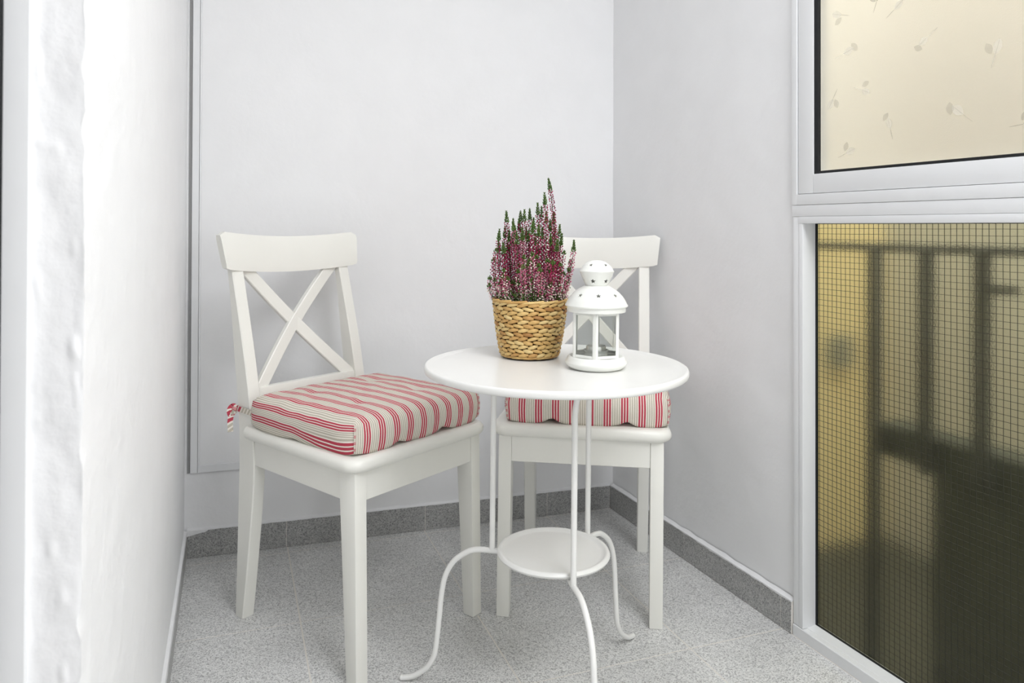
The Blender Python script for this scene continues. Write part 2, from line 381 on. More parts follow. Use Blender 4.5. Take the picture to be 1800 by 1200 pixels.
def clip(pts, a, b):          # keep left side... inside test by sign towards centroid
    out = []
    e = b - a; nrm = Vector((-e.y, e.x)); c = Vector((0.05, 1.2))
    if (c - a).dot(nrm) < 0: nrm = -nrm
    for i in range(len(pts)):
        p, q = pts[i], pts[(i + 1) % len(pts)]
        dp, dq = (p - a).dot(nrm), (q - a).dot(nrm)
        if dp >= 0: out.append(p)
        if dp * dq < 0: out.append(p + (q - p) * (dp / (dp - dq)))
    return out
rnd = random.Random(3)
for i in range(-7, 7):
    for j in range(-8, 4):
        u0, v0 = U0 + i * TS, V0 + j * TS
        pts = [td * (u0 + G) + tn * (v0 + G), td * (u0 + TS - G) + tn * (v0 + G), td * (u0 + TS - G) + tn * (v0 + TS - G), td * (u0 + G) + tn * (v0 + TS - G)]
        for k in range(4):
            if pts: pts = clip(pts, poly_room[k], poly_room[(k + 1) % 4])
        if len(pts) < 3: continue
        A = abs(sum(pts[k].x * pts[(k + 1) % len(pts)].y - pts[(k + 1) % len(pts)].x * pts[k].y for k in range(len(pts)))) / 2
        if A < .0015: continue
        bm = bmesh.new(); dz = rnd.uniform(-.0004, .0)
        lo = [bm.verts.new((p.x, p.y, -.006)) for p in pts]; hi = [bm.verts.new((p.x, p.y, dz)) for p in pts]
        k = len(pts); bm.faces.new(hi); bm.faces.new(lo[::-1])
        for q in range(k): bm.faces.new((lo[q], lo[(q + 1) % k], hi[(q + 1) % k], hi[q]))
        finish(bm, 'tile', M['tile'], FLOOR, 30)

# ------------------------------------------------------------------ skirting boards
def skirting(name, a, d, nrm, joints, label, paint_in=.0015, h=SKH, paint_fn=None):
    L = joints[-1]
    root = empty(name); tag(root, label, 'skirting', kind='structure')
    for s0, s1 in zip(joints, joints[1:]):
        bm = bmesh.new()
        g0 = .0009
        f = lambda s, dd, z: P2(a + d * s + nrm * dd, z)
        add_hex(bm, [f(s0 + g0, 0, 0), f(s1 - g0, 0, 0), f(s1 - g0, SK + .004, 0), f(s0 + g0, SK + .004, 0), f(s0 + g0, 0, h), f(s1 - g0, 0, h), f(s1 - g0, SK + .004, h), f(s0 + g0, SK + .004, h)])
        bev(bm, .0007, 1); finish(bm, 'skirting_tile', M['skirting'], root, 30)
    bm = bmesh.new(); add_hex(bm, [P2(a + nrm * .0012, .0), P2(a + d * L + nrm * .0012, 0), P2(a + d * L + nrm * SK, 0), P2(a + nrm * SK, 0), P2(a + nrm * .0012, h - .001), P2(a + d * L + nrm * .0012, h - .001), P2(a + d * L + nrm * SK, h - .001), P2(a + nrm * SK, h - .001)])
    finish(bm, 'joint_grout', M['grout'], root, 30)
    # band of wall paint brushed over the top of the tiles, with an uneven lower edge
    bm = bmesh.new(); rs = []; n = max(8, int(L / .008))
    for i in range(n + 1):
        s = L * i / n
        dr = (.0025 + .0025 * noise.noise((s * 30, 1.7, 0)) + .0015 * noise.noise((s * 110, 4.7, 0))) if not paint_fn else paint_fn(s)
        dr = max(.0004, dr)
        up = .006 + .003 * noise.noise((s * 25, 9.1, 0))
        rs.append([P2(a + d * s + nrm * (SK + .001), h + up), P2(a + d * s + nrm * (SK * .55), h + up * .35), P2(a + d * s - nrm * .0002, h + .0012), P2(a + d * s - nrm * .0007, h - dr * .5), P2(a + d * s - nrm * .0001, h - dr), P2(a + d * s + nrm * .001, h - dr), P2(a + d * s + nrm * (SK + .001), h - .0005)])
    rings(bm, rs); tag(finish(bm, 'painted_edge', M['paint_edge'], root, 50), 'uneven white paint along the top edge')
    return root
jb = [0, (Vector((-0.6383, 2.1592)) - BL).length, (Vector((-0.2544, 2.2958)) - BL).length, (Vector((0.1239, 2.427)) - BL).length, (BR - BL).length]
def pf_back(s): return .008 * math.exp(-(s / .03) ** 2) + (.006 if s < .055 else .0012) + .0012 * noise.noise((s * 60, 1.7, 0))
skirting('baseboard_back', BL, bdir, bn, jb, 'grey terrazzo skirting tiles along the back wall', paint_fn=pf_back)
jr = [0, .413, .796, (W0 - BR).length - .001]
skirting('baseboard_right', BR, rdir, rn, jr, 'grey terrazzo skirting tiles along the right wall')
jl = [0, .40, .80, 1.20, 1.548]
skirting('baseboard_left', BL, ldir, ln, jl, 'grey terrazzo skirting tiles along the left wall, partly overpainted', paint_fn=lambda s: .020 + .010 * noise.noise((s * 9, 3.3, 0)) + .003 * noise.noise((s * 50, 1, 0)))

# ------------------------------------------------------------------ aluminium trim of the board on the back wall
T = empty('trim_1'); tag(T, 'white aluminium edging strips of a flat board in the back left corner', 'trim', kind='structure')
def bwbox(bm, s0, s1, d0, d1, z0, z1, bv=.0006):
    f = lambda s, d, z: shear_x(P2(BL + bn * SK + bdir * s - bn * d, z))
    add_hex(bm, [f(s0, d0, z0), f(s1, d0, z0), f(s1, d1, z0), f(s0, d1, z0), f(s0, d0, z1), f(s1, d0, z1), f(s1, d1, z1), f(s0, d1, z1)])
bm = bmesh.new(); bwbox(bm, .004, .0225, -.001, .006, .234, 2.40); bev(bm, .0007, 1); finish(bm, 'upright_strip', M['alu'], T, 30)
bm = bmesh.new(); bwbox(bm, .0235, .40, -.001, .006, .234, .2545); bev(bm, .0007, 1); finish(bm, 'bottom_strip', M['alu'], T, 30)
bm = bmesh.new(); bwbox(bm, .0235, .028, -.001, .0066, .2545, 2.40); bev(bm, .0004, 1); finish(bm, 'inner_lip', M['alu'], T, 30)
bm = bmesh.new(); bwbox(bm, -.004, .003, -.002, .003, .234, 2.40); finish(bm, 'corner_gap_shade', plain('grey_gap_shade', (.30, .30, .30, 1), .8, .2), T, 30)  # grey strip painting the shade in the corner gap

# ------------------------------------------------------------------ windows in the right wall
def wf(s, d, z): return shear_x(P2(W0 + rdir * s + rn * d, z))       # d>0 : into the wall
def wbox(bm, s0, s1, d0, d1, z0, z1):
    add_hex(bm, [wf(s0, d0, z0), wf(s1, d0, z0), wf(s1, d1, z0), wf(s0, d1, z0), wf(s0, d0, z1), wf(s1, d0, z1), wf(s1, d1, z1), wf(s0, d1, z1)])
def wpart(name, m, parent, boxes, bv=.0012, seg=2):
    bm = bmesh.new()
    for bx in boxes:
        b2 = bmesh.new(); wbox(b2, *bx)
        if bv: bev(b2, bv, seg)
        me = bpy.data.meshes.new('t'); b2.to_mesh(me); b2.free(); bm.from_mesh(me); bpy.data.meshes.remove(me)
    return finish(bm, name, m, parent, 35)
WEND = 1.215
w1 = empty('window_1'); tag(w1, 'upper white framed window with frosted leaf-print glass', 'window', kind='structure')
wpart('outer_frame_stile', M['alu'], w1, [(-.004, .0128, -.001, .07, .9862, 2.14)])
wpart('outer_frame_rail', M['alu'], w1, [(.0125, WEND, -.001, .07, .9862, 1.0105)])
wpart('outer_frame_head', M['alu'], w1, [(.0125, WEND, -.001, .07, 2.115, 2.14)])
wpart('sash_stile', M['alu'], w1, [(.0152, .0605, .0015, .045, 1.0115, 2.113)])
wpart('sash_stile', M['alu'], w1, [(WEND - .06, WEND - .002, .0015, .045, 1.0115, 2.113)])
wpart('sash_rail', M['alu'], w1, [(.0609, WEND - .06, .0015, .045, 1.0115, 1.0545)])
wpart('sash_rail', M['alu'], w1, [(.0609, WEND - .06, .0015, .045, 2.07, 2.113)])
wpart('gasket', M['gasket'], w1, [(.060, .0720, .0045, .013, 1.052, 2.075), (.0720, WEND - .06, .0045, .013, 1.052, 1.0605)], .0005, 1)
pane1 = wpart('pane', M['frosted'], w1, [(.066, WEND - .062, .013, .019, 1.056, 2.072)], 0)
tag(pane1, 'frosted cream glass printed with scattered leaves')
w2 = empty('window_2'); tag(w2, 'lower white framed fixed window of obscured wired glass', 'window', kind='structure')
wpart('transom', M['alu'], w2, [(-.003, WEND, .000, .07, .9600, .9858)])
wpart('frame_stile', M['alu'], w2, [(.0, .0165, .0008, .0478, .0265, .9595)])
wpart('frame_stile', M['alu'], w2, [(.0170, .0300, .0002, .0478, .0265, .9595)])
wpart('frame_head', M['alu'], w2, [(.0175, WEND, -.0008, .07, .9440, .9596)])
wpart('frame_stile', M['alu'], w2, [(WEND - .03, WEND, .0, .07, .0265, .9595)])
bm = bmesh.new(); sec = [(-.001, .000), (-.001, .0235), (.0005, .0252), (.012, .0258), (.0125, .0252), (.0135, .0252), (.014, .0262), (.040, .0300), (.0480, .0300), (.0480, .0)]
rings(bm, [[wf(s, d, z) for d, z in sec] for s in (.0005, WEND)]); finish(bm, 'sill', M['sillmat'], w2, 25)
wpart('gasket', M['gasket'], w2, [(.0298, .0338, .0375, .042, .029, .945), (.0338, WEND - .03, .0375, .042, .0295, .0320), (.0338, WEND - .03, .0385, .042, .9430, .9445)], 0)
pane2 = wpart('pane', M['wired_glass'], w2, [(.031, WEND - .03, .0415, .0475, .029, .945)], 0)
tag(pane2, 'hammered greenish wired glass')
# the wire mesh cast into the glass (about 150 fine wires)
bm = bmesh.new(); gp = .0125; rw = random.Random(5)
def wirebox(pts, ax, hw=.00036):
    rs = []
    for s, z in pts:
        if ax == 'v': rs.append([wf(s - hw, .0404, z), wf(s + hw, .0404, z), wf(s + hw, .0412, z), wf(s - hw, .0412, z)])
        else: rs.append([wf(s, .0404, z - hw), wf(s, .0404, z + hw), wf(s, .0412, z + hw), wf(s, .0412, z - hw)])
    rings(bm, rs)
for i in range(int((WEND - .06) / gp)):
    s = .0390 + i * gp
    wirebox([(s + noise.noise((s * 40, z * 12, 1)) * .0006, z) for z in [.031 + k * (.943 - .031) / 24 for k in range(25)]], 'v')
for j in range(int(.91 / gp)):
    z = .9335 - j * gp
    wirebox([(s, z + noise.noise((s * 30, z * 40, 4)) * .0009) for s in [.034 + k * (WEND - .066) / 40 for k in range(41)]], 'h')
wm = finish(bm, 'wire_mesh', M['wire'], pane2, 30); tag(wm, 'square grid of fine dark wires', kind='stuff')
# leaf motifs printed on the frosted film
def leafmesh(parts, name):
    bm = bmesh.new()
    for (cx, cz, L, Wd, ang) in parts:
        n = 10; up = []; dn = []
        for k in range(n + 1):
            t = k / n; x = (t - .5) * L; y = Wd * .5 * math.sin(math.pi * t) ** .8
            for lst, yy in ((up, y), (dn, -y)):
                lst.append((cx + x * math.cos(ang) - yy * math.sin(ang), cz + x * math.sin(ang) + yy * math.cos(ang)))
        ring_ = up + dn[-2:0:-1]
        f = [bm.verts.new(wf(s, .0124, z)) for s, z in ring_]; g = [bm.verts.new(wf(s, .0129, z)) for s, z in ring_]
        bm.faces.new(f); bm.faces.new(g[::-1]); m_ = len(f)
        for q in range(m_): bm.faces.new((f[q], f[(q + 1) % m_], g[(q + 1) % m_], g[q]))
    return bm
rl = random.Random(11)
# (s, z) centres on the glass
LE = [(.118, 1.398), (.228, 1.412), (.275, 1.377), (.402, 1.395), (.430, 1.375), (.150, 1.312), (.330, 1.292), (.100, 1.205), (.195, 1.218), (.252, 1.145), (.400, 1.150), (.155, 1.098), (.475, 1.25), (.50, 1.42), (.53, 1.11), (.60, 1.22), (.62, 1.36), (.68, 1.12), (.74, 1.30)]
for (s, z) in LE:
    a1 = rl.uniform(0, 6.28); sc = rl.uniform(.85, 1.15)
    l1 = leafmesh([(s, z, .026 * sc, .015 * sc, a1)], 'leaf'); finish(l1, 'leaf_print', M['leaf_pale'], pane1, 30)
    a2 = a1 + rl.choice((-1, 1)) * rl.uniform(.7, 1.2)
    l2 = leafmesh([(s + .016 * math.cos(a2 + 1.2), z + .016 * math.sin(a2 + 1.2), .021 * sc, .013 * sc, a2)], 'leaf'); finish(l2, 'leaf_print', M['leaf_dark'], pane1, 30)
    st = leafmesh([(s - .022 * math.cos(a1), z - .022 * math.sin(a1), .030 * sc, .0013, a1), (s, z, .022 * sc, .0009, a1)], 'stem'); finish(st, 'stem_print', M['leaf_pale' if rl.random() < .5 else 'leaf_dark'], pane1, 30)

# ------------------------------------------------------------------ door frame at the left edge
D = empty('door_1'); tag(D, 'white door frame post with black seal at the left picture edge', 'door frame', kind='structure')
def dbox(name, m, s0, s1, f0, f1, bv=.002):
    bm = bmesh.new(); f = lambda s, e, z: shear_x(P2(EDGE + ln * s + ldir * e, z))
    add_hex(bm, [f(s0, f0, 0), f(s1, f0, 0), f(s1, f1, 0), f(s0, f1, 0), f(s0, f0, 2.1), f(s1, f0, 2.1), f(s1, f1, 2.1), f(s0, f1, 2.1)])
    if bv: bev(bm, bv, 3)
    return finish(bm, name, m, D, 35)
dbox('frame_post', M['alu'], .0400, .0588, -.002, .0085, .0012)
dbox('frame_bead', M['alu'], .0570, .0600, -.002, .0065, .0008)
dbox('seal', M['gasket'], .0592, .080, -.002, .012, .001)
dbox('jamb_liner', M['alu'], .080, .20, -.002, .004, .001)

# ------------------------------------------------------------------ outside, seen through the glass
def outbox(name, m, p0, d, n_, s0, s1, d0, d1, z0, z1, label, cat, parent=None):
    bm = bmesh.new(); f = lambda s, e, z: P2(p0 + d * s + n_ * e, z)
    add_hex(bm, [f(s0, d0, z0), f(s1, d0, z0), f(s1, d1, z0), f(s0, d1, z0), f(s0, d0, z1), f(s1, d0, z1), f(s1, d1, z1), f(s0, d1, z1)])
    o = finish(bm, name, m, parent, 30)
    if label: tag(o, label, cat)
    return o
y0 = BR + bn * .12 + rn * .10
ODIR = Vector((.945, .327)).normalized(); ON = Vector((-ODIR.y, ODIR.x))
oc = empty('courtyard_wall', (0, 0, 0)); tag(oc, 'ochre and cream neighbouring wall blurred behind the left of the windows', 'wall')
outbox('lower_render', M['ochre'], y0, ODIR, ON, -.06, 1.19, 0, .2, -2.6, .985, None, None, oc)
outbox('upper_render', M['cream_render'], y0, ODIR, ON, -.06, 1.19, .0, .2, .985, 3.2, None, None, oc)
y1 = y0 + ODIR * 1.19
outbox('facing_wall', M['beige'], y1, rdir, rn, -.2, 4.2, 0, .2, -2.6, 3.2, 'pale beige building wall blurred across the courtyard behind the windows', 'wall')
outbox('ground_courtyard', M['yard'], W0, rdir, rn, -6, 8, -6, 8, -2.8, -2.6, 'dark damp courtyard ground far below the windows', 'ground')['kind'] = 'structure'  # ground made wide to block sky light from below
outbox('wall_facade_below', M['beige'], W0, rdir, rn, -1.2, 4.4, -.06, .045, -2.6, -.13, 'unseen outer wall added below the balcony floor to block light', 'wall')['kind'] = 'structure'  # added to stop light coming in under the balcony
outbox('wall_courtyard_block', M['beige'], W0, rdir, rn, 3.0, 3.2, .25, 2.2, -2.6, 3.2, 'unseen beige wall added to reduce light in the courtyard', 'wall')['kind'] = 'structure'  # unseen wall put in to cut the courtyard light
outbox('floor_dark_slab', plain('dark_view_slab', (.07, .065, .05, 1), .8, .3), W0, rdir, rn, -1.1, 3.0, .06, 1.35, -.45, -.30, 'dark slab added to darken the view low in the lower window', 'floor')['kind'] = 'structure'  # added dark slab for the darkness low behind the glass
RL = empty('iron_railing'); tag(RL, 'dark iron railing blurred behind the wired glass', 'railing')
def op(s, e, z): return P2(W0 + rdir * s + rn * e, z)
E_ = .45
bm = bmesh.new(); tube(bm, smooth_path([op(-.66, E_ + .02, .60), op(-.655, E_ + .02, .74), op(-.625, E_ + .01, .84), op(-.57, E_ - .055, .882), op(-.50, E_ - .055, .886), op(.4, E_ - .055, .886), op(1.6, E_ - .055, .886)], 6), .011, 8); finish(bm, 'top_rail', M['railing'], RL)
for s in (-.127, .027, .172, .33, .49, .65):
    bm = bmesh.new(); tube(bm, [op(s, E_ - .055, -.298 if s < 0 else .34), op(s, E_ - .055, .6), op(s, E_ - .055, .886)], .019, 8); finish(bm, 'post', M['railing'], RL)
for s in (.172,):
    bm = bmesh.new(); f = op(s, E_, .80); add_box(bm, f.x - .03, f.x + .03, f.y - .03, f.y + .03, .785, .805); finish(bm, 'bracket', M['railing'], RL)
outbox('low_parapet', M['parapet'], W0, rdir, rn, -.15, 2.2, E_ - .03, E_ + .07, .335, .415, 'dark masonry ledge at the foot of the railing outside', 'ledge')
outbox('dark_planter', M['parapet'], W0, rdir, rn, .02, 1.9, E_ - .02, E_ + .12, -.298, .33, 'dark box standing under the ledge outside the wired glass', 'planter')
outbox('meter_box', M['grey_box'], y0, ODIR, ON, .90, .985, -.05, 0, .40, .52, 'small grey box on the ochre wall outside', 'box')

# ------------------------------------------------------------------ chairs
def back_y(z):   # (front, back) of the rear leg
    T_ = [(0, .2018, .2328), (.12, .186, .2300), (.33, .1645, .2260), (.41, .1690, .2262), (.49, .1815, .2330), (.598, .2050, .2500), (.70, .2320, .2660), (.77, .2515, .2770), (.815, .2640, .2865), (.87, .2790, .2990)]
    for i in range(len(T_) - 1):
        z0, z1 = T_[i][0], T_[i + 1][0]
        if z <= z1:
            t = (z - z0) / (z1 - z0); p, q = T_[max(i - 1, 0)], T_[min(i + 2, len(T_) - 1)]; out = []
            for c in (1, 2):      # cubic through profile points estimated from image pixels
                y0_, y1_ = T_[i][c], T_[i + 1][c]
                m0 = (y1_ - p[c]) / (z1 - p[0]) * (z1 - z0); m1 = (q[c] - y0_) / (q[0] - z0) * (z1 - z0)
                out.append((2 * t ** 3 - 3 * t * t + 1) * y0_ + (t ** 3 - 2 * t * t + t) * m0 + (-2 * t ** 3 + 3 * t * t) * y1_ + (t ** 3 - t * t) * m1)
            return tuple(out)
    return T_[-1][1:]
def add_mod_bevel(o, w=.002, seg=2, ang=35):
    md = o.modifiers.new('bevel', 'BEVEL'); md.width = w; md.segments = seg; md.limit_method = 'ANGLE'; md.angle_limit = R(ang); md.harden_normals = False
    return o
def make_chair():
    root = empty('dining_chair')
    ch = M['chair']
    # seat slab with bullnose edge and rounded front corners
    zt, zb = .4590, .4280; prof = [(0, .0), (.25, .33), (.62, .70), (1, .93)]
    def outline(inset):
        pts = []; hwf, hwb, yf, yb, r = .2139 - inset, .1960 - inset, -.2215 + inset, .182, .034
        # front left corner arc, front right arc, back
        for k in range(9):
            a = math.pi + math.pi / 2 * k / 8; pts.append((-hwf + r + r * math.cos(a), yf + r + r * math.sin(a)))
        for k in range(9):
            a = 1.5 * math.pi + math.pi / 2 * k / 8; pts.append((hwf - r + r * math.cos(a), yf + r + r * math.sin(a)))
        pts += [(hwb + .006, .05), (hwb, yb), (hwb - .031, yb), (hwb - .031, yb + .004), (-hwb + .031, yb + .004), (-hwb + .031, yb), (-hwb, yb), (-hwb - .006, .05)]
        return pts
    bm = bmesh.new(); rs = []; hh = (zt - zb) / 2; zm = (zt + zb) / 2
    for k in range(9):
        a = -math.pi / 2 + math.pi * k / 8; ins = .0125 * (1 - math.cos(a))
        rs.append([(x, y, zm + hh * math.sin(a)) for x, y in outline(ins)])
    rings(bm, rs); finish(bm, 'seat', ch, root, 50)
    # front legs
    for s in (-1, 1):
        bm = bmesh.new(); xo, xi = s * .1954, s * .1644
        x0, x1 = min(xo, xi), max(xo, xi)
        add_hex(bm, [(x0, -.2177, 0), (x1, -.2177, 0), (x1, -.1866, 0), (x0, -.1866, 0), (x0, -.2060, .429), (x1, -.2060, .429), (x1, -.1560, .429), (x0, -.1560, .429)])
        bev(bm, .0025, 2); finish(bm, 'leg', ch, root, 30)
    for s in (-1, 1):
        bm = bmesh.new(); rs = []
        for z in (0, .06, .12, .20, .27, .33, .36, .395, .44, .49, .54, .598, .65, .70, .735, .77, .80, .83, .86):
            yf, yb = back_y(z); x0, x1 = (s * .1785, s * .1475) if s > 0 else (-.1785, -.1475)
            x0, x1 = min(x0, x1), max(x0, x1); r = .0025
            rs.append([(x0 + r, yf, z), (x1 - r, yf, z), (x1, yf + r, z), (x1, yb - r, z), (x1 - r, yb, z), (x0 + r, yb, z), (x0, yb - r, z), (x0, yf + r, z)])
        rings(bm, rs); finish(bm, 'leg', ch, root, 30)
    # aprons
    for nm, bx in (('front_apron', (-.1650, .1650, -.2035, -.1835, .3665, .430)), ('back_apron', (-.150, .150, .185, .205, .3665, .430))):
        bm = bmesh.new(); add_box(bm, *bx); bev(bm, .0015, 1); finish(bm, nm, ch, root, 30)
    for s in (-1, 1):
        bm = bmesh.new(); xf, xb = s * .1915, s * .1745; t = -s * .02
        pts = [(xf, -.160, .3665), (xb, .170, .3665), (xb + t, .170, .3665), (xf + t, -.160, .3665)]
        add_hex(bm, pts + [(x, y, .430) for x, y, z in pts]); bev(bm, .0015, 1); finish(bm, 'side_apron', ch, root, 30)
    # curved top rail
    bm = bmesh.new(); rs = []; n = 28
    for k in range(n + 1):
        u = -1 + 2 * k / n; sect = []
        bow = 1 - u * u
        zbm, ztp = .8205 - .0125 * bow, .9125 - .0130 * bow
        if abs(u) > .93:
            q = (abs(u) - .93) / .07; ztp -= .010 * (1 - math.sqrt(max(0, 1 - q * q)))
            zbm += .003 * (1 - math.sqrt(max(0, 1 - q * q)))
        yb_, yt_ = .2500 + .0240 * bow, .2660 + .0240 * bow; th = .022
        xb_, xt_ = .2007 * u, .2100 * u
        for (f, e) in ((0, .12), (.12, 0), (.5, 0), (.88, 0), (1, .12)): sect.append((xb_ + (xt_ - xb_) * f, yb_ + (yt_ - yb_) * f + th * e, zbm + (ztp - zbm) * f))
        for (f, e) in ((1, .88), (.88, 1), (.5, 1), (.12, 1), (0, .88)): sect.append((xb_ + (xt_ - xb_) * f, yb_ + (yt_ - yb_) * f + th * e, zbm + (ztp - zbm) * f))
        rs.append(sect)
    rings(bm, rs); finish(bm, 'top_rail', ch, root, 40)
    # lower back rail
    bm = bmesh.new(); y_a = back_y(.505)[0]; y_b = back_y(.5385)[0]
    add_hex(bm, [(-.150, y_a + .006, .500), (.150, y_a + .006, .500), (.150, y_a + .026, .500), (-.150, y_a + .026, .500), (-.150, y_b + .006, .5385), (.150, y_b + .006, .5385), (.150, y_b + .026, .5385), (-.150, y_b + .026, .5385)])
    bev(bm, .002, 2); finish(bm, 'lower_back_rail', ch, root, 30)
    # crossed back slats
    for s in (1, -1):
        bm = bmesh.new(); rs = []; n = 12; z0, z1 = .522, .835; X0, X1 = -s * .148, s * .148
        L = math.hypot(X1 - X0, z1 - z0); nx, nz = -(z1 - z0) / L, (X1 - X0) / L; hw = .0152
        for k in range(n + 1):
            t = k / n; z = z0 + (z1 - z0) * t; x = X0 + (X1 - X0) * t
            bend = .022 * math.sin(math.pi * t)
            yy = back_y(z)[0] + .007 + (0.0 if s > 0 else .0015) + bend
            r_ = []
            for sg, dy in ((-1, .002), (-.86, 0), (.86, 0), (1, .002), (1, .013), (.86, .015), (-.86, .015), (-1, .013)):
                r_.append((x + nx * hw * sg, yy + dy, z + nz * hw * sg))
            rs.append(r_)
        rings(bm, rs); finish(bm, 'cross_slat', ch, root, 40)
    return root
def copy_tree(o, parent=None):
    c = o.copy(); COL.objects.link(c); c.parent = parent
    for k in list(o.children): copy_tree(k, c)
    return c
C1 = (-.3555, 1.7892, 52.59); C2 = (.1954, 1.9838, -7.92)
chair1 = make_chair(); chair1.location = (C1[0], C1[1], 0); chair1.rotation_euler = (0, 0, R(C1[2]))
tag(chair1, 'cream wooden cross-back chair at the left, turned side-on to the table', 'chair', 'cross-back chairs at the round table')
chair2 = copy_tree(chair1); chair2.location = (C2[0], C2[1], 0); chair2.rotation_euler = (0, 0, R(C2[2]))
tag(chair2, 'cream wooden cross-back chair behind the table, facing the camera from the corner', 'chair', 'cross-back chairs at the round table')

# ------------------------------------------------------------------ seat cushions
PER = .0408
def make_cushion(w, d, h, seed, uoff, tufts, notch, parent_loc, rz, label):
    root = empty('seat_cushion', parent_loc, rz); tag(root, label, 'cushion', 'striped seat cushions')
    bm = bmesh.new(); uvl = bm.loops.layers.uv.new('UVMap'); VD = {}
    def pos(a, b, c):
        x, y, z = a * w / 2, b * d / 2, (c + 1) / 2 * h
        e = 1 - .035 * abs(a) ** 6 * abs(b) ** 6; x *= e; y *= e
        # box edges softened
        sd = (1 - c * c)
        if True:
            x += math.copysign(1, a) * abs(a) ** 5 * .007 * sd * (1 - .6 * b ** 8)
            y += math.copysign(1, b) * abs(b) ** 5 * .007 * sd * (1 - .6 * a ** 8)
        tp = max(0, c)
        z += tp ** 2 * .008 * (1 - abs(a) ** 3.0) * (1 - abs(b) ** 3.0)
        z -= tp * .010 * max(0, (max(abs(a), abs(b)) - .86) / .14) ** 2
        for tx, ty in tufts:
            z -= tp * .006 * math.exp(-((x - tx) ** 2 + (y - ty) ** 2) / (.020 ** 2))
        lo = max(0, -c)
        z += lo * .008 * (abs(a) ** 8 * abs(b) ** 8)
        for nx_, ny_, am in notch:
            z += (lo + .25 * (1 - abs(c))) * am * math.exp(-abs((x - nx_) / .020) ** 1.3 - ((y - ny_) / .030) ** 2)
        nn = noise.noise((x * 22 + seed, y * 22, z * 22)) * .0022 + noise.noise((x * 60 + seed, y * 25, z * 60)) * .0009
        z += nn * (.4 + .6 * tp); x += nn * .9 * abs(a) ** 4; y += nn * .9 * abs(b) ** 4
        return Vector((x, y, z))
    def vert(a, b, c):
        k = (round(a, 5), round(b, 5), round(c, 5))
        if k not in VD: VD[k] = bm.verts.new(pos(a, b, c))
        return VD[k]
    nx, ny, nz = 44, 40, 10
    g = lambda i, n: -1 + 2 * i / n
    def quad(ks, uf):
        vs = [vert(*k) for k in ks]
        f = bm.faces.new(vs)
        for lp, k in zip(f.loops, ks): lp[uvl].uv = (uf(k) / PER + uoff, k[1])
    top = lambda k: k[0] * w / 2
    skew = lambda k: .0
    left = lambda k: -w / 2 - (h * (1 - k[2]) / 2) + .004 * math.sin(k[1] * 3 + seed) * (1 - k[2]) + .010 * max(0, -k[2]) * max(0, k[1] * -1 + .2) ** 2
    right = lambda k: w / 2 + (h * (1 - k[2]) / 2)
    for i in range(nx):
        for j in range(ny):
            a0, a1, b0, b1 = g(i, nx), g(i + 1, nx), g(j, ny), g(j + 1, ny)
            quad([(a0, b0, 1), (a1, b0, 1), (a1, b1, 1), (a0, b1, 1)], top); quad([(a0, b1, -1), (a1, b1, -1), (a1, b0, -1), (a0, b0, -1)], top)
        for k in range(nz):
            a0, a1, c0, c1 = g(i, nx), g(i + 1, nx), g(k, nz), g(k + 1, nz)
            quad([(a0, -1, c0), (a1, -1, c0), (a1, -1, c1), (a0, -1, c1)], top); quad([(a1, 1, c0), (a0, 1, c0), (a0, 1, c1), (a1, 1, c1)], top)
    for j in range(ny):
        for k in range(nz):
            b0, b1, c0, c1 = g(j, ny), g(j + 1, ny), g(k, nz), g(k + 1, nz)
            quad([(-1, b1, c0), (-1, b0, c0), (-1, b0, c1), (-1, b1, c1)], left); quad([(1, b0, c0), (1, b1, c0), (1, b1, c1), (1, b0, c1)], right)
    finish(bm, 'cover', M['fabric'], root, 75, recalc=False)
    # upright corner seams at the front
    for s in (-1, 1):
        bm = bmesh.new(); uvl2 = bm.loops.layers.uv.new('UVMap')
        path = [pos(s * 1.0, -1.0, c) + Vector((s * .0008, -.0008, 0)) for c in [-.95 + 1.9 * k / 8 for k in range(9)]]
        tube(bm, path, .0022, 6)
        for f in bm.faces:
            for lp in f.loops: lp[uvl2].uv = (lp.vert.co.z / PER * 3.1, 0)
        finish(bm, 'corner_seam', M['fabric'], root, 60)
    return root
def ribbon(name, path, width_dirs, wd, parent, thick=.0012, k=1.0):
    bm = bmesh.new(); uvl = bm.loops.layers.uv.new('UVMap'); P = [Vector(p) for p in path]; rs = []
    for i, p in enumerate(P):
        t = (P[min(i + 1, len(P) - 1)] - P[max(i - 1, 0)]).normalized(); wv = Vector(width_dirs(i / (len(P) - 1))).normalized(); wv = (wv - wv.dot(t) * t).normalized(); n_ = t.cross(wv)
        rs.append([p - wv * wd / 2 - n_ * thick / 2, p + wv * wd / 2 - n_ * thick / 2, p + wv * wd / 2 + n_ * thick / 2, p - wv * wd / 2 + n_ * thick / 2])
    V = rings(bm, rs); ix = {}
    acc = 0
    for i, rg in enumerate(V):
        if i: acc += (P[i] - P[i - 1]).length
        for q, v in enumerate(rg): ix[v] = (acc / .014 + (.5 if q in (1, 2) else 0)) * .155 * k
    for f in bm.faces:
        for lp in f.loops: lp[uvl].uv = (ix[lp.vert] % .40 if False else ix[lp.vert], 0)
    return finish(bm, name, M['fabric'], parent, 50)
cz = .4592
cu1 = make_cushion(.398, .366, .074, 3.0, .33, [(-.09, -.07), (.09, -.07), (-.09, .09), (.09, .09)], [(.065, -.19, .014), (-.075, -.19, .010), (-.20, .02, .004)],
                   (chair1.matrix_basis @ Vector((.004, -.020, cz))), R(C1[2]), 'red and beige striped cushion with a bow tie on the left chair')
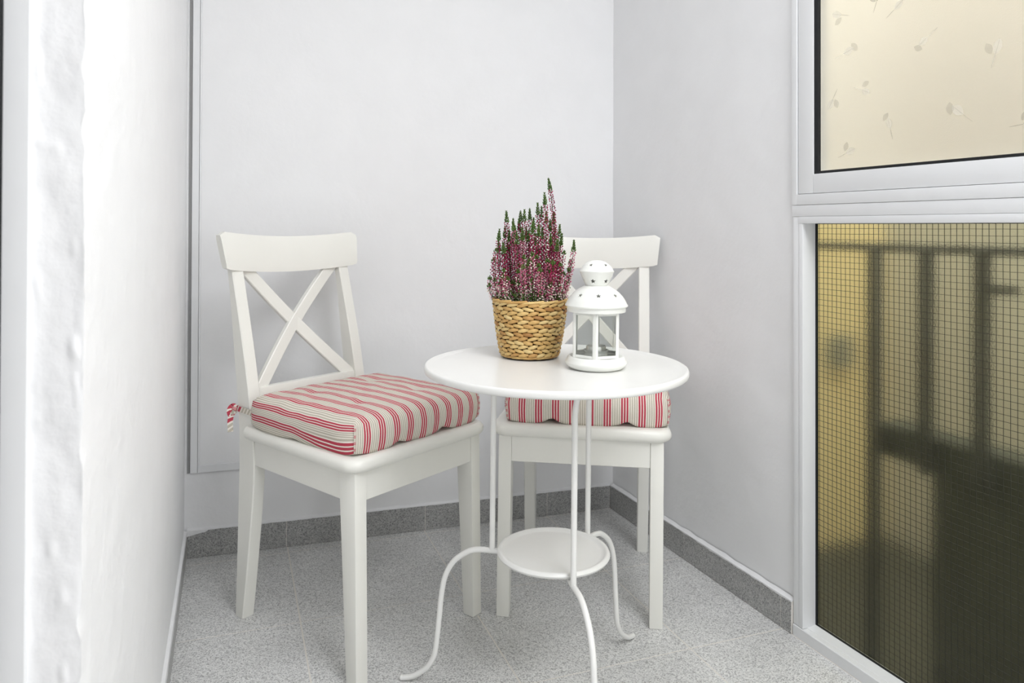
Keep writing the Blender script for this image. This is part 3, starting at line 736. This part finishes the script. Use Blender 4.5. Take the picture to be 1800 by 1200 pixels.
# tie around the rear leg of the left chair (in cushion coordinates)
hx, hy = -.1785 - .004, .020
lf, lb = .1750 + hy, .2330 + hy
zt = .022
path = smooth_path([(-.190, .150, zt), (-.1885, .185, zt + .004), (hx - .003, lf, zt + .007), (hx - .0035, lf + .03, zt + .009), (hx - .003, lb - .004, zt + .010), (hx + .004, lb + .003, zt + .010), (hx + .02, lb + .004, zt + .008), (hx + .036, lb + .0, zt + .006)], 5)
ribbon('tie_band', path, lambda t: (0.0, 0, 1), .0125, cu1)
path = smooth_path([(hx - .001, lb + .001, zt + .010), (hx - .010, lb + .006, zt + .016), (hx - .016, lb + .010, zt + .006), (hx - .012, lb + .010, zt - .006), (hx - .004, lb + .004, zt + .004)], 5)
ribbon('bow_loop', path, lambda t: (.857, -.515, .5), .012, cu1)
path = smooth_path([(hx - .002, lb + .002, zt + .008), (hx - .010, lb + .009, zt - .004), (hx - .013, lb + .011, zt - .022), (hx - .012, lb + .010, zt - .046)], 5)
ribbon('tie_end', path, lambda t: (.857, -.515, .1), .0125, cu1)
bm = bmesh.new(); uvl = bm.loops.layers.uv.new('UVMap'); bmesh.ops.create_icosphere(bm, subdivisions=2, radius=.0065, matrix=Matrix.Translation((hx - .006, lb + .004, zt + .009)))
for f in bm.faces:
    for lp in f.loops: lp[uvl].uv = (lp.vert.co.z / .02 + lp.vert.co.x / .03, 0)
finish(bm, 'knot', M['fabric'], cu1, 70)
cu2 = make_cushion(.392, .36, .080, 8.0, .02, [(-.09, -.07), (.09, -.07), (-.09, .09), (.09, .09)], [(-.083, -.18, .015), (.095, -.18, .014)],
                   (chair2.matrix_basis @ Vector((.012, -.018, cz - .001))), R(C2[2] + .8), 'red and beige striped cushion under the table edge on the chair in the corner')

# ------------------------------------------------------------------ table
TX, TY, TZ = .0876, 1.4631, .6633
tb = empty('bistro_table', (TX, TY, 0)); tag(tb, 'round white metal bistro table with a small lower shelf on curved legs', 'table')
bm = bmesh.new(); Rt = .2545
lathe(bm, [(0, TZ - .0030), (Rt - .020, TZ - .0030), (Rt - .012, TZ - .0024), (Rt - .006, TZ - .0004), (Rt - .0035, TZ), (Rt - .0012, TZ - .0013), (Rt, TZ - .0045), (Rt, TZ - .0100), (Rt - .0012, TZ - .0130), (Rt - .004, TZ - .0145), (Rt - .008, TZ - .0135), (Rt - .010, TZ - .008), (0, TZ - .007)], 128)
finish(bm, 'tabletop', M['table'], tb, 50)
SZ, SR = .3000, .1096
bm = bmesh.new(); lathe(bm, [(0, SZ - .002), (SR - .018, SZ - .002), (SR - .0125, SZ - .0012), (SR - .010, SZ + .0022), (SR - .006, SZ + .0040), (SR - .002, SZ + .0022), (SR, SZ - .002), (SR - .002, SZ - .0062), (SR - .006, SZ - .0080), (SR - .010, SZ - .0062), (SR - .012, SZ - .005), (0, SZ - .005)], 96)
finish(bm, 'lower_shelf', M['table'], tb, 50)
rr = .0056
for ang in (166, 51, 284):
    a_ = R(ang); dx, dy = math.cos(a_), math.sin(a_); tx_, ty_ = -dy, dx
    f = lambda r, z, tg=0: (dx * r + tx_ * tg, dy * r + ty_ * tg, z)
    leg = empty('leg', (0, 0, 0)); leg.parent = tb
    bm = bmesh.new(); r0 = .1205 if ang != 166 else .1240
    tube(bm, smooth_path([f(r0, .284), f(r0, .34), f(r0, .45), f(r0, .56), f(r0 + .0005, .595), f(r0 + .006, .622, .002), f(r0 + .016, .642, .006), f(r0 + .028, .652, .010)], 5), rr, 12); finish(bm, 'upright_rod', M['table'], leg, 60)
    bm = bmesh.new()
    tube(bm, smooth_path([f(.098, .2885), f(.118, .2860), f(.150, .2848), f(.1745, .2780), f(.2040, .2550), f(.2215, .2230), f(.2290, .1850), f(.2345, .1270), f(.2410, .0700), f(.2480, .0510), f(.2600, .0330), f(.2860, .0135), f(.3080, .0064), f(.3140, .0062)], 6), rr, 12); finish(bm, 'curved_foot', M['table'], leg, 60)

# ------------------------------------------------------------------ woven basket
BX, BY, BZ = .0392, 1.5560, TZ
bk = empty('plant_basket', (BX, BY, BZ)); tag(bk, 'tapered woven straw basket holding the heather on the table', 'basket')
rb, rt, bh = .0585, .0762, .1195
def br(z): return rb + (rt - rb) * (z / bh) ** .9 + .0015 * math.sin(math.pi * z / bh)
bm = bmesh.new(); lathe(bm, [(0, .0015), (rb - .006, .0015)] + [(br(z) - .0040, z) for z in (.004, .03, .06, .09, .115)] + [(br(.118) - .006, .117), (br(.09) - .008, .09), (0, .088)], 48); finish(bm, 'inner_wall', M['gap_shade'], bk, 40)
NC, NR = 21, 13
def strand_mesh(name, L, hgt, th):
    bm = bmesh.new(); rs = []; n = 8
    for k in range(n + 1):
        t = k / n; x = (t - .5) * L
        e = math.sin(math.pi * min(1, max(0, t * .94 + .03))) ** .55
        dep = th * (1.35 * math.sin(math.pi * t) - .55)
        zz = hgt * .5 * (.45 + .55 * e)
        rs.append([(x, -dep - th * .7 * math.cos(q), zz * math.sin(q)) for q in [2 * math.pi * i / 8 for i in range(8)]])
    rings(bm, rs); bmesh.ops.recalc_face_normals(bm, faces=bm.faces[:])
    me = bpy.data.meshes.new(name); bm.to_mesh(me); bm.free(); me.materials.append(M['wicker']); me.shade_smooth(); return me
rs_ = random.Random(21)
row_h = (bh - .010) / NR
variants = []
for L_, h_ in ((.0222, .0078), (.0218, .0084), (.0228, .0074)): variants.append(strand_mesh('strand', L_, h_, .0022))
for j in range(NR):
    z = .005 + row_h * (j + .5); rad = br(z)
    for i in range(NC):
        ph = 2 * math.pi * (i + (.5 if j % 2 else 0) + rs_.uniform(-.05, .05)) / NC
        o = bpy.data.objects.new('strand', rs_.choice(variants)); COL.objects.link(o); o.parent = bk
        sc = rad / .0675
        o.location = (rad * math.cos(ph), rad * math.sin(ph), z)
        tilt = R((11 if (i + j) % 2 else 11) + rs_.uniform(-5, 5)) * (1 if j % 2 else -1)
        o.matrix_basis = Matrix.Translation(o.location) @ Matrix.Rotation(ph + math.pi / 2, 4, 'Z') @ Matrix.Rotation(-.13, 4, 'X') @ Matrix.Rotation(tilt, 4, 'Y') @ Matrix.Diagonal((sc * rs_.uniform(.95, 1.08), 1, rs_.uniform(.92, 1.08), 1))
for zc, rr_, nm in ((bh - .004, br(bh) - .0005, 'rim_braid'), (.0032, rb - .001, 'base_braid')):
    for k in range(14):
        bm = bmesh.new(); a0 = 2 * math.pi * k / 14; a1 = 2 * math.pi * (k + 1.25) / 14
        path = [((rr_ + .0012 * math.sin(math.pi * t)) * math.cos(a0 + (a1 - a0) * t), (rr_ + .0012 * math.sin(math.pi * t)) * math.sin(a0 + (a1 - a0) * t), zc + .0030 * (t - .5) * (1 if nm == 'rim_braid' else .4)) for t in [q / 8 for q in range(9)]]
        tube(bm, path, .0028, 7); finish(bm, nm, M['wicker'], bk, 60)

# ------------------------------------------------------------------ heather
pl = empty('heather_plant', (BX, BY, BZ + .09)); tag(pl, 'flowering pink and white heather growing in the woven basket', 'plant')
bm = bmesh.new(); lathe(bm, [(0, .002), (.04, .003), (.064, .0), (.064, -.004), (0, -.004)], 32); finish(bm, 'soil', M['soil'], pl, 60)
def octa(bm, c, r, ax, mi, st=1.5):
    ax = ax.normalized(); s1 = ax.orthogonal().normalized(); s2 = ax.cross(s1)
    v = [bm.verts.new(c + ax * r * st)] + [bm.verts.new(c + (s1 * math.cos(q) + s2 * math.sin(q)) * r) for q in (0, 1.571, 3.142, 4.712)] + [bm.verts.new(c - ax * r * st * .6)]
    for i in range(4):
        f = bm.faces.new((v[0], v[1 + i], v[1 + (i + 1) % 4])); f.material_index = mi
        f = bm.faces.new((v[5], v[1 + (i + 1) % 4], v[1 + i])); f.material_index = mi
rh = random.Random(42)
def spike(base, tip, curve, pale, hue, dens=1.0):
    bm = bmesh.new(); base, tip = Vector(base), Vector(tip); mid = (base + tip) / 2 + Vector(curve)
    n = 24; pts = []
    for k in range(n + 1):
        t = k / n; pts.append(base * (1 - t) ** 2 + mid * 2 * t * (1 - t) + tip * t * t)
    L = sum((pts[i + 1] - pts[i]).length for i in range(n))
    tube(bm, pts, .0007, 4)
    for f in bm.faces: f.material_index = 4
    nf = int(L / .00118 * dens)
    for q in range(nf):
        t = (q + rh.random()) / nf
        i = min(n - 1, int(t * n)); p = pts[i].lerp(pts[i + 1], t * n - i); tg = (pts[i + 1] - pts[i]).normalized()
        o1 = tg.orthogonal().normalized(); o2 = tg.cross(o1); a = q * 2.4 + rh.uniform(-.4, .4); od = o1 * math.cos(a) + o2 * math.sin(a)
        gt = 1 - (.025 if L > .14 else .008) / L          # green tip
        if t > gt:
            q2 = (t - gt) / (1 - gt)
            octa(bm, p + od * .0040 * (1 - .75 * q2), .0016 * (1.15 - .5 * q2), (od * .6 + tg).normalized(), 0, 2.4)
            octa(bm, p - od * .0030 * (1 - .75 * q2), .0015 * (1.15 - .5 * q2), (tg - od * .6).normalized(), 0, 2.4)
            continue
        r_off = .0057 * (1.0 - .30 * t) + rh.uniform(-.0008, .0010)
        x = t + rh.uniform(-.13, .13)
        if x < pale * .55: mi = 3 if rh.random() < .60 else 0
        elif x < pale: mi = 3 if rh.random() < .55 else 2
        elif x < pale + .16: mi = 2 if rh.random() < .6 else hue
        else: mi = hue if rh.random() < .9 else 2
        if t < .10 and rh.random() < .6: mi = 0
        octa(bm, p + od * r_off, rh.uniform(.0015, .0021), (od + tg * rh.uniform(-.5, .5)).normalized(), mi, 1.35)
        if rh.random() < .2: octa(bm, p + od * r_off * .45, .0011, (od + tg * 1.2).normalized(), 0, 2.0)
    finish(bm, 'flower_spike', [M['h_green'], M['h_dark'], M['h_pink'], M['h_pale'], M['h_stem']], pl, 20)
# local plane of the plant: px -> x, z offsets at the plant's depth (heights from image pixels)
def tipp(px, py, dy):
    k = (BY + dy) / 1315.95
    return Vector(((px - 900 + (py - 391) * .0105) * k - BX, dy, H - (py - 391 - (px - 900) * .0105 - 11.2) * k - (BZ + .09)))
big = [((964, 313), (.052, .005), (.016, 0, 0)), ((957, 338), (.030, -.005), (.008, 0, 0)), ((945, 356), (.018, .02), (.002, 0, 0)), ((952, 362), (.024, .028), (0, 0, 0)), ((922, 368), (-.008, .012), (-.004, 0, 0)), ((915, 370), (-.014, .022), (-.003, 0, 0)),
       ((931, 366), (.002, .03), (0, 0, 0)), ((890, 370), (-.030, .015), (-.006, 0, 0)), ((902, 384), (-.022, .0), (-.006, 0, 0)), ((912, 384), (-.012, .03), (-.003, 0, 0)), ((878, 402), (-.055, .012), (-.012, 0, 0)), ((888, 397), (-.042, .02), (-.010, 0, 0)),
       ((984, 394), (.046, .02), (.004, 0, 0)), ((1009, 421), (.058, .010), (.016, 0, 0)), ((947, 394), (.016, -.01), (0, 0, 0)), ((976, 400), (.040, .03), (.003, 0, 0)), ((936, 390), (.006, -.01), (-.002, 0, 0)), ((967, 385), (.034, .01), (.004, 0, 0)), ((925, 398), (-.006, .03), (0, 0, 0)), ((900, 410), (-.03, .035), (-.004, 0, 0)), ((872, 436), (-.058, -.005), (-.013, 0, 0)), ((1003, 455), (.056, .02), (.014, 0, 0)), ((868, 452), (-.060, .02), (-.014, 0, 0))]
big += [((px_, py_), (bx_, by_), (0, 0, 0)) for px_, py_, bx_, by_ in ((884, 425, -.046, 0), (895, 404, -.036, .01), (908, 408, -.022, -.01), (918, 400, -.012, .0), (929, 404, -.002, .01), (941, 410, .010, 0), (954, 398, .022, 0), (961, 372, .028, .015), (968, 410, .036, 0), (980, 420, .044, -.01), (992, 440, .052, .0), (876, 420, -.052, .02), (938, 382, .008, .02), (974, 372, .040, .015), (988, 410, .050, .015), (905, 396, -.024, .02))]
for (tp_, b_, cv) in big:
    tip = tipp(tp_[0], tp_[1], b_[1] * 1.3)
    spike((b_[0], b_[1], .004), tip, cv, rh.uniform(.18, .34), 1 if rh.random() < .85 else 2)
for k in range(44):
    x = -.058 + .116 * (k + .5) / 44 + rh.uniform(-.006, .006); y = -rh.uniform(.0, 1) * math.sqrt(max(0, .060 ** 2 - x * x)) * .95
    hgt = rh.uniform(.065, .135) * (1 - .25 * abs(x) / .06)
    spread = 1.32
    spike((x, y, .004), (x * spread + rh.uniform(-.008, .008), y * 1.25, hgt), (x * .25, y * .3, 0), rh.uniform(.50, .95), 1 if rh.random() < .5 else 2, .95)
for k in range(16):
    x = rh.uniform(-.05, .05); y = rh.uniform(0, 1) * math.sqrt(.058 ** 2 - x * x)
    spike((x, y, .004), (x * 1.3, y * 1.25, rh.uniform(.09, .15)), (x * .2, y * .3, 0), rh.uniform(.3, .6), 1, .7)
# leafy base
bm = bmesh.new()
for k in range(520):
    a = rh.uniform(0, 6.283); r_ = .066 * math.sqrt(rh.random()); p = Vector((r_ * math.cos(a), r_ * math.sin(a), rh.uniform(.004, .040)))
    d_ = Vector((math.cos(a) * .8 * r_ / .066, math.sin(a) * .8 * r_ / .066, rh.uniform(.4, 1.2)))
    for q in range(3): octa(bm, p + d_ * .004 * q, .0014, (d_ + Vector((rh.uniform(-.6, .6), rh.uniform(-.6, .6), .2))).normalized(), 0, 2.6)
tag(finish(bm, 'leafy_base', M['h_green'], pl, 20), kind='stuff')

# ------------------------------------------------------------------ lantern
LX, LY, LZ = .1636, 1.4374, TZ - .0030
la_ = empty('candle_lantern', (LX, LY, LZ)); tag(la_, 'white metal candle lantern with glass sides and star-pierced domed roof', 'lantern')
lm = M['lantern']
bm = bmesh.new(); lathe(bm, [(0, .0006), (.040, .0006), (.046, .0), (.051, .0018), (.0565, .0062), (.0592, .0105), (.0585, .0145), (.0560, .0168), (.0550, .0205), (.0535, .0230), (.0515, .0240), (.049, .0240), (.047, .0225), (0, .0225)], 72); finish(bm, 'base', lm, la_, 50)
HR, Z0, Z1 = .0490, .0235, .1085
PH0 = R(-90 - 8)
for k in range(6):
    a0 = PH0 + k * math.pi / 3; a1 = a0 + math.pi / 3
    p, q = Vector((HR * math.cos(a0), HR * math.sin(a0), 0)), Vector((HR * math.cos(a1), HR * math.sin(a1), 0))
    d_ = (q - p); Lp = d_.length; d_.normalize(); n_ = Vector((d_.y, -d_.x, 0))
    fr = empty('side_panel'); fr.parent = la_
    def pb(s0, s1, z0, z1, e0=-.0018, e1=.0008):
        f = lambda s, e, z: p + d_ * s + n_ * e + Vector((0, 0, z)); return [f(s0, e0, z0), f(s1, e0, z0), f(s1, e1, z0), f(s0, e1, z0), f(s0, e0, z1), f(s1, e0, z1), f(s1, e1, z1), f(s0, e1, z1)]
    bw_ = .0058
    for bx in ((.0004, bw_, Z0, Z1), (Lp - bw_, Lp - .0004, Z0, Z1)):
        bm = bmesh.new(); add_hex(bm, pb(*bx)); bev(bm, .0005, 1); finish(bm, 'stile', lm, fr, 30)
    for bx in ((bw_, Lp - bw_, Z0, Z0 + .0055), (bw_, Lp - bw_, Z1 - .0050, Z1)):
        bm = bmesh.new(); add_hex(bm, pb(*bx)); bev(bm, .0005, 1); finish(bm, 'rail', lm, fr, 30)
    bm = bmesh.new(); add_hex(bm, pb(bw_ * .6, Lp - bw_ * .6, Z0 + .003, Z1 - .003, -.0012, -.0004)); finish(bm, 'glass_pane', M['clear'], fr, 30)
# wire hinge and latch on the right-hand panel
bm = bmesh.new(); ha = PH0 + 2 * math.pi / 3 + .35; hp = lambda r, z, da=0: (r * math.cos(ha + da), r * math.sin(ha + da), z)
tube(bm, smooth_path([hp(.0500, .1020), hp(.0520, .0960), hp(.0505, .0890), hp(.0505, .060), hp(.0522, .054), hp(.0505, .048), hp(.0505, .032)], 4), .0006, 6); finish(bm, 'wire_latch', lm, la_, 60)

def star_cut(bmsrc, name, parent, stars, c):
    """cut star openings (az, z, size, normal tilt) through a thin shell"""
    bmesh.ops.recalc_face_normals(bmsrc, faces=bmsrc.faces[:])
    me = bpy.data.meshes.new(name); bmsrc.to_mesh(me); bmsrc.free(); o = bpy.data.objects.new('tmp', me); COL.objects.link(o)
    cb = bmesh.new()
    for az, r, z, sz, el in stars:
        n_ = Vector((math.cos(az) * math.cos(el), math.sin(az) * math.cos(el), math.sin(el))); s1 = Vector((-math.sin(az), math.cos(az), 0)); s2 = n_.cross(s1); cpt = Vector((r * math.cos(az), r * math.sin(az), z))
        ring_ = []
        for q in range(10):
            rad = sz if q % 2 == 0 else sz * .45; aa = math.pi / 2 + q * math.pi / 5; ring_.append(s1 * rad * math.cos(aa) + s2 * rad * math.sin(aa))
        rings(cb, [[cpt + e - n_ * .004 for e in ring_], [cpt + e + n_ * .004 for e in ring_]])
    bmesh.ops.recalc_face_normals(cb, faces=cb.faces[:])
    cm = bpy.data.meshes.new('cut'); cb.to_mesh(cm); cb.free(); co = bpy.data.objects.new('cut', cm); COL.objects.link(co)
    md = o.modifiers.new('b', 'BOOLEAN'); md.object = co; md.operation = 'DIFFERENCE'; md.solver = 'EXACT'
    dg = bpy.context.evaluated_depsgraph_get(); nm = bpy.data.meshes.new_from_object(o.evaluated_get(dg))
    bpy.data.objects.remove(o); bpy.data.objects.remove(co)
    nm.name = name; nm.materials.clear(); nm.materials.append(lm); nm.shade_smooth(); nm.set_sharp_from_angle(angle=R(40))
    return link(name, nm, parent)
# domed roof: thin shell
outer = [(.0555, .1085), (.0562, .1120), (.0558, .1165), (.0575, .1175), (.0598, .1190), (.0600, .1210), (.0585, .1230), (.0550, .1300), (.0500, .1375), (.0430, .1450), (.0350, .1510), (.0270, .1555), (.0225, .1578)]
inner = [(max(r - .0014, .001), z - (.0014 if r < .055 else 0)) for r, z in outer]; inner[0] = (.0540, .1085)
bm = bmesh.new(); lathe(bm, outer + inner[::-1] + [outer[0]], 96); bmesh.ops.remove_doubles(bm, verts=bm.verts[:], dist=1e-6)
off = R(-90 - 2)
star_cut(bm, 'domed_roof', la_, [(off + k * R(45),   .0465, .1415, .0056, R(45)) for k in range(8)], None)
# crown: lower bowl and cap
o2 = [(.0205, .1560), (.0222, .1600), (.0260, .1680), (.0300, .1770), (.0318, .1820), (.0330, .1835), (.0330, .1858), (.0318, .1868), (.0290, .1925), (.0235, .1985), (.0165, .2030), (.0085, .2055), (.0008, .2062)]
i2 = [(max(r - .0013, .0004), z - (.0013 if z > .187 else 0)) for r, z in o2]
bm = bmesh.new(); lathe(bm, o2 + i2[::-1] + [o2[0]], 72); bmesh.ops.remove_doubles(bm, verts=bm.verts[:], dist=1e-6)
star_cut(bm, 'crown_cap', la_, [(off - R(20) + k * R(60), .0252, .1672, .0056, R(-22)) for k in range(6)] + [(off - R(32) + k * R(72), .0240, .1982, .0046, R(52)) for k in range(5)], None)
# candle dish inside
bm = bmesh.new(); lathe(bm, [(0, .0235), (.020, .0235), (.022, .0255), (.0205, .0300), (.0240, .0335), (.0245, .0350), (.0225, .0348), (.0195, .0320), (0, .0318)], 40); finish(bm, 'candle_dish', lm, la_, 50)
tc_ = empty('tealight_candle', (LX, LY, LZ + .0322)); tag(tc_, 'small white tealight in a metal cup inside the lantern', 'candle')
bm = bmesh.new(); lathe(bm, [(0, 0), (.0188, 0), (.0190, .0105), (.0182, .0108), (.0180, .0090), (.0175, .0088), (.0175, .001), (0, .001)], 36); finish(bm, 'cup', M['tin'], tc_, 50)
bm = bmesh.new(); lathe(bm, [(0, .0011), (.0172, .0011), (.0172, .0088), (.012, .0084), (0, .0080)], 36); finish(bm, 'wax', M['wax'], tc_, 50)
bm = bmesh.new(); tube(bm, [(0, 0, .008), (.0005, 0, .012), (.001, .0005, .015)], .0006, 6); finish(bm, 'wick', M['gasket'], tc_, 50)
